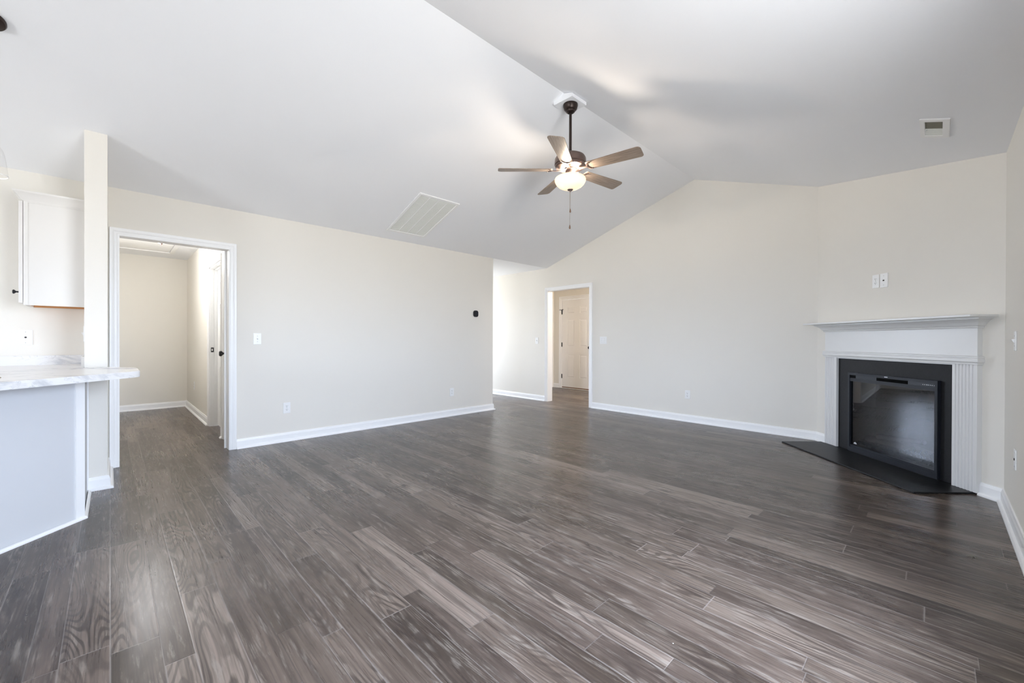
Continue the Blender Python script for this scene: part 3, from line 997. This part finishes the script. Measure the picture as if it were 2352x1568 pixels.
plate_thing('wall_outlet', 'white outlet above the mantel, left of the cable jack plate', 'outlet', dpos(0.764, 1.690), nd, 'outlet', w_=0.073, h_=0.125)
plate_thing('cable_plate', 'white cable jack plate above the mantel, right of the outlet', 'wall plate', dpos(0.856, 1.687), nd, 'slider', w_=0.076, h_=0.130, thick=0.011)
plate_thing('wall_switch', 'white switch at the right edge, level with the mantel', 'light switch', (XR - E_, 3.892, 1.128), (-1, 0), 'toggle')
plate_thing('cable_plate', 'white jack plate low on the right wall beside the fireplace', 'wall plate', (XR - E_, 3.855, 0.425), (-1, 0), 'slider')
plate_thing('cable_plate', 'white jack plate on the kitchen wall above the marble backsplash', 'wall plate', (XL + E_, -0.478, 1.133), (1, 0), 'jack')
plate_thing('wall_switch', 'switch seen edge-on on the kitchen side of the wing wall', 'light switch', (-4.46, WY0 - E_, 1.16), (0, -1), 'toggle')
plate_thing('wall_outlet', 'white outlet low on the right wall inside the hall', 'outlet', (-7.876, HY - E_, 0.417), (0, -1), 'outlet')

# thermostat
t = thing('thermostat', 'small black rounded thermostat on the left wall near its far end', 'thermostat', (XL + E_, 4.069, 1.530), pi / 2)
def squircle(hw_, hh_, r, n=8):
    pts = []
    for cx, cz, a0 in ((hw_ - r, hh_ - r, 0), (-hw_ + r, hh_ - r, 90), (-hw_ + r, -hh_ + r, 180), (hw_ - r, -hh_ + r, 270)):
        for i in range(n + 1):
            a_ = radians(a0 + 90 * i / n)
            pts.append((cx + r * cos(a_), cz + r * sin(a_)))
    return pts
MB().prism([V(x, 0, z) for x, z in squircle(0.047, 0.050, 0.034)], V(0, -0.018, 0), bev=0.003).done('body', M['black'], t, 40)
MB().prism([V(x, -0.0181, z) for x, z in squircle(0.040, 0.043, 0.029)], V(0, -0.0012, 0)).done('screen', M['gloss'], t)

# ------------------------------------------------------------------ fireplace
FR = -pi / 4
FO = (UX, UY, 0)
# hearth slab
hs = MB()
hs.box(0.112, 1.645, -0.468, -0.036, 0.0005, 0.0135, 0.003)
hs.box(0.17, 1.640, -0.036, -0.002, 0.0005, 0.0135)
tag(hs.done('hearth_slab', M['hearth'], loc=FO, rotz=FR), 'thin black slate hearth slab lying in front of the fireplace', 'hearth')
# mantel
mt = thing('fireplace_mantel', 'white fluted fireplace mantel across the corner', 'mantel', FO, FR)
# slate facing
sl = MB()
sl.prism([V(0.326, -0.0005, 0.0145), V(0.484, -0.0005, 0.0145), V(0.484, -0.0005, 0.800), V(1.382, -0.0005, 0.800), V(1.382, -0.0005, 0.0145), V(1.492, -0.0005, 0.0145), V(1.492, -0.0005, 0.945), V(0.326, -0.0005, 0.945)],
         V(0, -0.0115, 0), bev=0.001)
sl.done('slate_facing', M['slate'], mt)['label'] = 'black slate facing between the legs'
PF = 0.036      # front of the legs
def pilaster(x0, x1, inner):
    b = MB()
    prof = [(x0, 0), (x0, -PF)]
    n = 6 if x1 - x0 > 0.165 else 5
    if inner == 'R':
        f0, f1 = x0 + 0.012, x1 - 0.030
    else:
        f0, f1 = x0 + 0.016, x1 - 0.016
    pw = (f1 - f0) / n
    for i in range(n):
        a_, c_ = f0 + i * pw, f0 + (i + 1) * pw
        prof += [(a_ + pw * 0.16, -PF), (a_ + pw * 0.28, -PF + 0.006), (c_ - pw * 0.44, -PF + 0.006), (c_ - pw * 0.30, -PF)]
    prof += [(x1, -PF), (x1, 0)]
    b.prism([V(x, y, 0.0142) for x, y in prof], V(0, 0, 0.953 - 0.0142))
    return b.done('fluted_leg', M['mantel'], mt)
pilaster(0.165, 0.328, 'R')
pilaster(1.490, 1.665, 'L')
MB().box(0.165, 1.665, -PF, -0.0005, 1.015, 1.232).box(0.165, 1.665, -PF + 0.006, -0.0125, 0.944, 1.015).done('frieze_board', M['mantel'], mt)
def wrap(b, prof, x0, x1):
    """profile (out, z) wrapped round the front and both ends of a projecting board"""
    fs = [lambda o_, z_: (x0 - o_, -0.0005, z_), lambda o_, z_: (x0 - o_, -PF - o_, z_),
          lambda o_, z_: (x1 + o_, -PF - o_, z_), lambda o_, z_: (x1 + o_, -0.0005, z_)]
    b.sweep(prof, fs)
    return b
wrap(MB(), [(0.0, 0.953), (0.008, 0.953), (0.010, 0.958), (0.010, 0.964), (0.014, 0.968), (0.018, 0.976), (0.018, 0.992), (0.013, 0.996), (0.013, 1.000), (0.017, 1.004), (0.017, 1.012), (0.009, 1.018), (0.0, 1.018)], 0.165, 1.665).done('lower_moulding', M['mantel'], mt)
wrap(MB(), [(0.0, 1.222), (0.010, 1.222), (0.014, 1.230), (0.012, 1.236), (0.020, 1.240), (0.024, 1.243), (0.026, 1.247), (0.034, 1.262), (0.048, 1.275), (0.060, 1.283), (0.072, 1.288), (0.072, 1.294), (0.078, 1.296), (0.078, 1.301), (0.0, 1.301)], 0.165, 1.665).done('crown_moulding', M['mantel'], mt)
MB().box(0.052, 1.768, -0.200, -0.0005, 1.301, 1.317, 0.002).done('shelf', M['mantel'], mt)
# electric insert
fi = thing('electric_fireplace', 'black electric fireplace with dark glass front set in the slate', 'fireplace', FO, FR)
x0, x1, z0, z1, fy, by = 0.483, 1.384, 0.020, 0.808, -0.040, -0.0125
ib = MB()
ib.prism([V(x0, fy, z0), V(x1, fy, z0), V(x1, fy, z1), V(x0, fy, z1)], V(0, by - fy, 0),
         holes=[[V(x0 + 0.024, fy, 0.064), V(x1 - 0.026, fy, 0.064), V(x1 - 0.026, fy, 0.784), V(x0 + 0.024, fy, 0.784)]], bev=0.0015)
ib.box(x0 + 0.024, x1 - 0.026, -0.036, by, 0.722, 0.752)
ib.box(x0 + 0.024, x1 - 0.026, -0.034, by, 0.064, 0.084)
ib.done('frame', M['frame'], fi)
cp = MB()
cp.box(x0 + 0.024, x1 - 0.026, -0.030, by, 0.752, 0.784)
cp.done('control_strip', M['gloss'], fi)
for a_, b_ in ((0.508, 0.570), (0.809, 1.121)):
    g = MB()
    g.box(a_, b_, -0.0308, -0.0301, 0.7535, 0.7825)
    if b_ - a_ > 0.1:
        for i in range(60):
            xx = a_ + 0.003 + (b_ - a_ - 0.006) * i / 59
            g.box(xx - 0.0008, xx + 0.0008, -0.0325, -0.0308, 0.755, 0.781)
    g.done('vent', M['void'], fi)
for i in range(7):
    xx = 1.250 + i * 0.0155
    MB().box(xx, xx + (0.006 if i != 2 else 0.010), -0.0306, -0.0301, 0.764, 0.7685).done('button_mark', M['marking'] if i > 2 else M['screw'], fi)
MB().prism([V(0.919 + x, fy - 0.0006, 0.7965 + z) for x, z in squircle(0.017, 0.0032, 0.003, 4)], V(0, 0.0006, 0)).done('badge', M['marking'], fi)
MB().box(x0 + 0.024, x1 - 0.026, -0.022, -0.018, 0.084, 0.722).done('glass', M['fireglass'], fi)
# emblem on the glass: three little peaks over a line
em = MB()
for cx, hh in ((0.548, 0.010), (0.558, 0.017), (0.568, 0.011)):
    em.prism([V(cx - 0.008, -0.0228, 0.101), V(cx + 0.008, -0.0228, 0.101), V(cx + 0.002, -0.0228, 0.101 + hh), V(cx - 0.003, -0.0228, 0.101 + hh * 0.8)], V(0, 0.0006, 0))
em.box(0.541, 0.576, -0.0228, -0.0222, 0.096, 0.0985)
em.done('emblem', M['marking'], fi)
# firebox interior
fb = MB()
fb.box(0.5015, 1.3685, -0.0120, 0.22, 0.001, 0.05)
fb.box(x0 + 0.004, x1 - 0.004, -0.030, -0.0121, 0.0142, 0.0199)
fb.box(x0 + 0.020, x1 - 0.022, 0.22, 0.23, 0.05, 0.79)
fb.box(x0 + 0.0225, x0 + 0.03, by, 0.22, 0.05, 0.79)
fb.box(x1 - 0.032, x1 - 0.0245, by, 0.22, 0.05, 0.79)
fb.box(x0 + 0.03, x1 - 0.032, by, 0.22, 0.78, 0.79)
fb.box(x0 + 0.03, x1 - 0.032, by, 0.22, 0.05, 0.062)
fb.done('firebox', M['black'], fi)
random.seed(4)
eb = bmesh.new()
bmesh.ops.create_grid(eb, x_segments=60, y_segments=14, size=0.5)
for v in eb.verts:
    x_, y_ = v.co.x, v.co.y
    v.co = V(x0 + 0.034 + (x_ + 0.5) * (x1 - x0 - 0.070), 0.0 + (y_ + 0.5) * 0.20, 0.100 + 0.055 * (y_ + 0.5) + random.uniform(-0.010, 0.014))
MB().add(eb).done('ember_bed', M['ember'], fi)
for p0, p1, r_ in (((0.60, 0.06, 0.165), (1.02, 0.10, 0.185), 0.030), ((0.86, 0.12, 0.200), (1.27, 0.05, 0.170), 0.032), ((0.74, 0.04, 0.215), (1.10, 0.14, 0.245), 0.024)):
    p0, p1 = Vector(p0), Vector(p1)
    path = [p0.lerp(p1, i / 10) + Vector((0, random.uniform(-.004, .004), random.uniform(-.004, .004))) for i in range(11)]
    MB().tube(path, [r_ * random.uniform(0.88, 1.1) for _ in path], 12).done('log', M['log'], fi, 60)

# ------------------------------------------------------------------ kitchen
CZ0, CZ1 = 0.873, 0.912
# peninsula: body under the bar
KX = -4.352
pen = thing('kitchen_peninsula', 'white angled kitchen peninsula with plain back panel under the marble bar', 'kitchen peninsula', (0, 0, 0))
px = -3.72
L45 = 1.45
def pd(s, off=0.0, z=0.0):   # along the diagonal panel from its far corner; off = toward the living room
    return V(px + s / sqrt(2) + off / sqrt(2), -0.122 - s / sqrt(2) + off / sqrt(2), z)
A_ = pd(0, -0.012)
B_ = pd(L45, -0.012)
MB().prism([V(KX, -0.139, 0), V(A_.x - 0.01, -0.139, 0), V(B_.x, B_.y, 0), V(B_.x - 0.45, B_.y - 0.45, 0), V(-4.25, -0.62, 0), V(KX, -0.62, 0)], V(0, 0, CZ0)).done('body', M['cabinet'], pen)
MB().prism([pd(0, -0.011), pd(L45, -0.011), pd(L45, 0.0), pd(0, 0.0)], V(0, 0, CZ0)).done('back_panel', M['panel'], pen)
MB().prism([V(KX, -0.139, 0), V(KX, -0.122, 0), pd(0, 0.0), V(px - 0.012, -0.139, 0)], V(0, 0, CZ0)).done('end_panel', M['panel'], pen)
# corner stile and inside stile
MB().prism([pd(0.0, 0.0), pd(0.048, 0.0), pd(0.048, 0.007), pd(-0.004, 0.007), V(px - 0.006, -0.116, 0)], V(0, 0, CZ0)).done('corner_stile', M['trim'], pen)
MB().box(KX, KX + 0.02, -0.122, -0.114, 0, CZ0).done('end_stile', M['trim'], pen)
MB().box(px - 0.045, px - 0.006, -0.122, -0.116, 0, CZ0).done('end_stile', M['trim'], pen)
sh = MB()
SHP = [(0, 0), (0.016, 0), (0.015, 0.008), (0.009, 0.015), (0, 0.018)]
def offp(base, n_):
    return lambda a_, b_: (base.x + n_.x * a_, base.y + n_.y * a_, b_)
nA = Vector((0, 1)); nB = Vector((1 / sqrt(2), 1 / sqrt(2))); nM = (nA + nB) / (1 + nA.dot(nB))
sh.sweep(SHP, [offp(V(KX + 0.036, -0.115, 0), nA), offp(pd(0, 0.007), nM), offp(pd(L45, 0.007), nB)])
sh.done('shoe_moulding', M['trim'], pen)
# countertop slab
def rounded(poly, radii):
    out = []
    n = len(poly)
    for i, p_ in enumerate(poly):
        r_ = radii.get(i, 0)
        p_ = Vector(p_)
        if not r_:
            out.append(p_)
            continue
        a_ = (Vector(poly[i - 1]) - p_).normalized()
        c_ = (Vector(poly[(i + 1) % n]) - p_).normalized()
        p0, p1 = p_ + a_ * r_, p_ + c_ * r_
        for k_ in range(9):
            t_ = k_ / 8
            out.append((1 - t_) ** 2 * p0 + 2 * t_ * (1 - t_) * p_ + t_ * t_ * p1)
    return out
cx = -3.51
poly = [(XL + 0.001, WY0 - 0.001), (WX + 0.001, WY0 - 0.001), (WX + 0.001, WY1 + 0.001), (-4.10, 0.142), (-3.652, 0.142), (-2.55, -0.96), (-3.20, -1.61), (-4.36, -0.54), (-4.36, -3.0), (XL + 0.001, -3.0)]
poly = rounded(poly, {3: 0.06, 4: 0.055, 5: 0.04})
ct = MB()
ct.prism([V(p_.x, p_.y, CZ0 + 0.0005) for p_ in poly], V(0, 0, CZ1 - CZ0), bev=0.003)
cto = tag(ct.done('countertop', M['marble'], smooth=30), 'white countertop with grey marble veining and a rounded bar end', 'countertop')
MB().box(XL + 0.001, XL + 0.020, -2.98, WY0 - 0.001, CZ1 + 0.0008, 0.988).done('backsplash', M['marble'], cto)
MB().box(XL + 0.021, WX - 0.10, WY0 - 0.020, WY0 - 0.001, CZ1 + 0.0008, 0.988).done('side_splash', M['marble'], cto)
# base cabinets along the kitchen wall
bc = thing('base_cabinet', 'white base cabinet under the countertop along the kitchen wall', 'cabinet', (0, 0, 0))
MB().box(XL + 0.002, -4.42, -2.98, -0.64, 0.10, CZ0).box(XL + 0.002, -4.48, -2.98, -0.64, 0.0, 0.10).done('body', M['cabinet'], bc)
for i in range(5):
    ya = -2.97 + i * 0.464
    d_ = MB().box(-4.42, -4.40, ya + 0.004, ya + 0.46, 0.11, 0.70, 0.002).done('door', M['cabinet'], bc)
    MB().lathe([(0, 0), (0.006, 0.0), (0.006, 0.014), (0.014, 0.02), (0.014, 0.026), (0, 0.028)], (-4.40, ya + 0.42, 0.64), 16, Matrix.Rotation(pi / 2, 4, 'Y')).done('knob', M['blackmetal'], d_)
    MB().box(-4.42, -4.40, ya + 0.004, ya + 0.46, 0.71, 0.865, 0.002).done('drawer', M['cabinet'], bc)
# upper cabinet
UXC, UY0_, UY1_ = -4.630, -0.453, WY0 - 0.001
uz0, uz1 = 1.368, 2.135
uc = thing('upper_cabinet', 'white upper wall cabinet with crown moulding and black knob', 'cabinet', (0, 0, 0))
b = MB()
b.box(XL + 0.001, UXC - 0.004, UY0_, UY1_, uz0 + 0.028, uz1)
b.box(XL + 0.001, UXC - 0.004, UY0_, UY0_ + 0.018, uz0 + 0.004, uz0 + 0.03)
b.done('body', M['cabinet'], uc)
MB().box(UXC - 0.004, UXC, UY0_, UY1_, uz0, uz1).box(UXC, UXC + 0.004, UY0_, UY0_ + 0.022, uz0, uz1).box(UXC, UXC + 0.004, UY0_ + 0.022, UY1_, uz1 - 0.02, uz1).done('end_panel', M['cabinet'], uc)
MB().box(XL + 0.02, UXC - 0.0045, UY0_ + 0.019, UY1_ - 0.001, uz0 + 0.018, uz0 + 0.0279).box(UXC - 0.012, UXC - 0.0045, UY0_ + 0.019, UY1_ - 0.001, uz0 + 0.003, uz0 + 0.018).box(XL + 0.002, XL + 0.02, UY0_ + 0.019, UY1_ - 0.001, uz0 + 0.003, uz0 + 0.0279).done('underside', M['rawwood'], uc)['label'] = 'unpainted wood underside'
dr = MB()
dr.box(XL + 0.006, UXC - 0.002, UY0_ - 0.023, UY0_ - 0.003, uz0 + 0.016, uz1 - 0.014, 0.002)
dro = dr.done('door', M['cabinet'], uc)
MB().lathe([(0, 0), (0.0065, 0), (0.0055, 0.010), (0.006, 0.016), (0.0145, 0.024), (0.0155, 0.029), (0.012, 0.033), (0, 0.034)], (UXC - 0.045, UY0_ - 0.023, 1.464), 20, ry).done('knob', M['blackmetal'], dro, 40)
cr = MB()
CRP = [(0.0, uz1 - 0.012), (0.004, uz1 - 0.012), (0.006, uz1 - 0.004), (0.012, uz1 + 0.004), (0.022, uz1 + 0.020), (0.038, uz1 + 0.038), (0.046, uz1 + 0.044), (0.048, uz1 + 0.050), (0.048, uz1 + 0.056), (0.0, uz1 + 0.056)]
X1, Y0_ = UXC + 0.004, UY0_
cr.sweep(CRP, [lambda a_, z_: (XL + 0.001, Y0_ - a_, z_), lambda a_, z_: (X1 + a_, Y0_ - a_, z_), lambda a_, z_: (X1 + a_, UY1_, z_)])
cr.done('crown_moulding', M['cabinet'], uc, 30)
# little bronze disc on the counter at the frame edge
tag(MB().lathe([(0, CZ1 + 0.001), (0.020, CZ1 + 0.001), (0.021, CZ1 + 0.004), (0.018, CZ1 + 0.006), (0, CZ1 + 0.006)], (-3.50, -0.440, 0), 24).done('counter_cap', M['brass'], smooth=40),
    'small flat bronze disc on the marble countertop', 'disc')

# pendant over the peninsula
PC = Vector((-3.657, -0.478, 0))
pz = EAVE + SL * (PC.x - XL)
pn = thing('pendant_light', 'clear glass pendant light with dark round canopy over the peninsula', 'pendant light', (PC.x, PC.y, 0))
cm = MB()
cm.lathe([(0, 0), (0.062, 0), (0.063, -0.010), (0.058, -0.020), (0.040, -0.026), (0, -0.028)], (0, 0, pz - 0.001), 40, Matrix.Rotation(-atan2(SL, 1), 4, 'Y'))
cm.done('canopy', M['bronze'], pn, 35)
MB().tube([(0, 0, pz - 0.02), (0, 0, 2.235)], 0.004, 8).done('cord', M['bronze'], pn)
MB().lathe([(0, 2.245), (0.010, 2.243), (0.020, 2.225), (0.020, 2.165), (0, 2.163)], n=20).done('socket', M['bronze'], pn, 40)
sp_ = [(0.021, 2.200), (0.036, 2.192), (0.048, 2.172), (0.055, 2.140), (0.061, 2.090), (0.067, 2.030)]
si_ = [(r - 0.0015, z) for r, z in reversed(sp_)]
MB().lathe(sp_, n=40, caps=False).done('glass_shade', M['shade_glass'], pn, 60)
MB().lathe([(0.0655, 2.030), (0.0685, 2.030), (0.0685, 2.034), (0.0655, 2.034), (0.0655, 2.030)], n=40, caps=False).done('glass_rim', M['plate'], pn)
MB().lathe([(0, 2.165), (0.012, 2.160), (0.016, 2.140), (0.030, 2.112), (0.034, 2.090), (0.024, 2.066), (0, 2.060)], n=20).done('bulb', M['bulb'], pn, 60)
l = bpy.data.lights.new('pendant_bulb_light', 'POINT')
l.energy = 0.35
l.color = (1.0, 0.84, 0.70)
l.shadow_soft_size = 0.03
lo = bpy.data.objects.new('pendant_bulb_light', l)
lo.location = (PC.x, PC.y, 2.045)
COL.objects.link(lo)

# ------------------------------------------------------------------ hall ceiling: attic hatch and dome light
hx0, hx1, hy0, hy1 = -8.13, -7.02, 0.02, 0.645
ah = thing('attic_hatch', 'white attic hatch with trim frame in the hall ceiling', 'attic hatch', (0, 0, 0))
f = MB()
f.prism([V(hx0 - 0.055, hy0 - 0.055, EAVE - 0.0005), V(hx1 + 0.055, hy0 - 0.055, EAVE - 0.0005), V(hx1 + 0.055, hy1 + 0.055, EAVE - 0.0005), V(hx0 - 0.055, hy1 + 0.055, EAVE - 0.0005)], V(0, 0, -0.016),
        holes=[[V(hx0, hy0, EAVE - 0.0005), V(hx1, hy0, EAVE - 0.0005), V(hx1, hy1, EAVE - 0.0005), V(hx0, hy1, EAVE - 0.0005)]], bev=0.003)
f.done('frame', M['trim'], ah)
MB().box(hx0 + 0.022, hx1 - 0.006, hy0 + 0.006, hy1 - 0.006, EAVE - 0.010, EAVE - 0.001).done('panel', M['trim'], ah)
MB().box(hx0 + 0.002, hx0 + 0.0215, hy0 + 0.004, hy1 - 0.004, EAVE - 0.004, EAVE - 0.001).done('gap', M['threshold'], ah)['label'] = 'dark brown gap along the hatch edge'
hd = thing('hall_ceiling_light', 'lit dome ceiling light in the hall behind the cased opening', 'ceiling light', (-6.66, 0.450, 0))
MB().lathe([(0, EAVE - 0.0005), (0.150, EAVE - 0.0005), (0.155, EAVE - 0.02), (0.150, EAVE - 0.03), (0, EAVE - 0.03)], n=36).done('base', M['bronze'], hd, 30)
MB().lathe([(0.145, EAVE - 0.030), (0.142, EAVE - 0.060), (0.125, EAVE - 0.090), (0.090, EAVE - 0.118), (0.045, EAVE - 0.136), (0.0, EAVE - 0.142)], n=36).done('glass_dome', M['dome'], hd, 60)
MB().lathe([(0, EAVE - 0.140), (0.014, EAVE - 0.142), (0.012, EAVE - 0.150), (0.006, EAVE - 0.156), (0.005, EAVE - 0.163), (0, EAVE - 0.165)], n=16).done('finial', M['bronze_lit'], hd, 40)
l = bpy.data.lights.new('hall_light', 'POINT')
l.energy = 13
l.color = (0.97, 0.98, 1.0)
l.shadow_soft_size = 0.09
lo = bpy.data.objects.new('hall_light', l)
lo.location = (-6.66, 0.32, EAVE - 0.26)
COL.objects.link(lo)

# bit of debris on the floor near the right wall
dg = MB()
random.seed(9)
for i in range(7):
    a_ = random.uniform(0, pi)
    c_ = Vector((random.uniform(-0.02, 0.02), random.uniform(-0.012, 0.012), 0.0026))
    d_ = Vector((cos(a_), sin(a_), 0)) * random.uniform(0.006, 0.014)
    dg.tube([c_ - d_, c_ + Vector((0, 0, 0.002)), c_ + d_], [0.0008, 0.002, 0.0006], 6)
tag(dg.done('leaf_scrap', M['duct'], loc=(0.137, 3.228, 0.0004)), 'tiny dark scrap of dry leaf on the floor near the right wall', 'debris')

l = bpy.data.lights.new('rear_hall_fill', 'POINT')  # added fill to brighten the rear hall, has no fitting
l.energy = 30
l.color = (1.0, 0.87, 0.74)
l.shadow_soft_size = 0.10
lo = bpy.data.objects.new('rear_hall_fill', l)
lo.location = (-3.3, 7.15, 2.25)
COL.objects.link(lo)
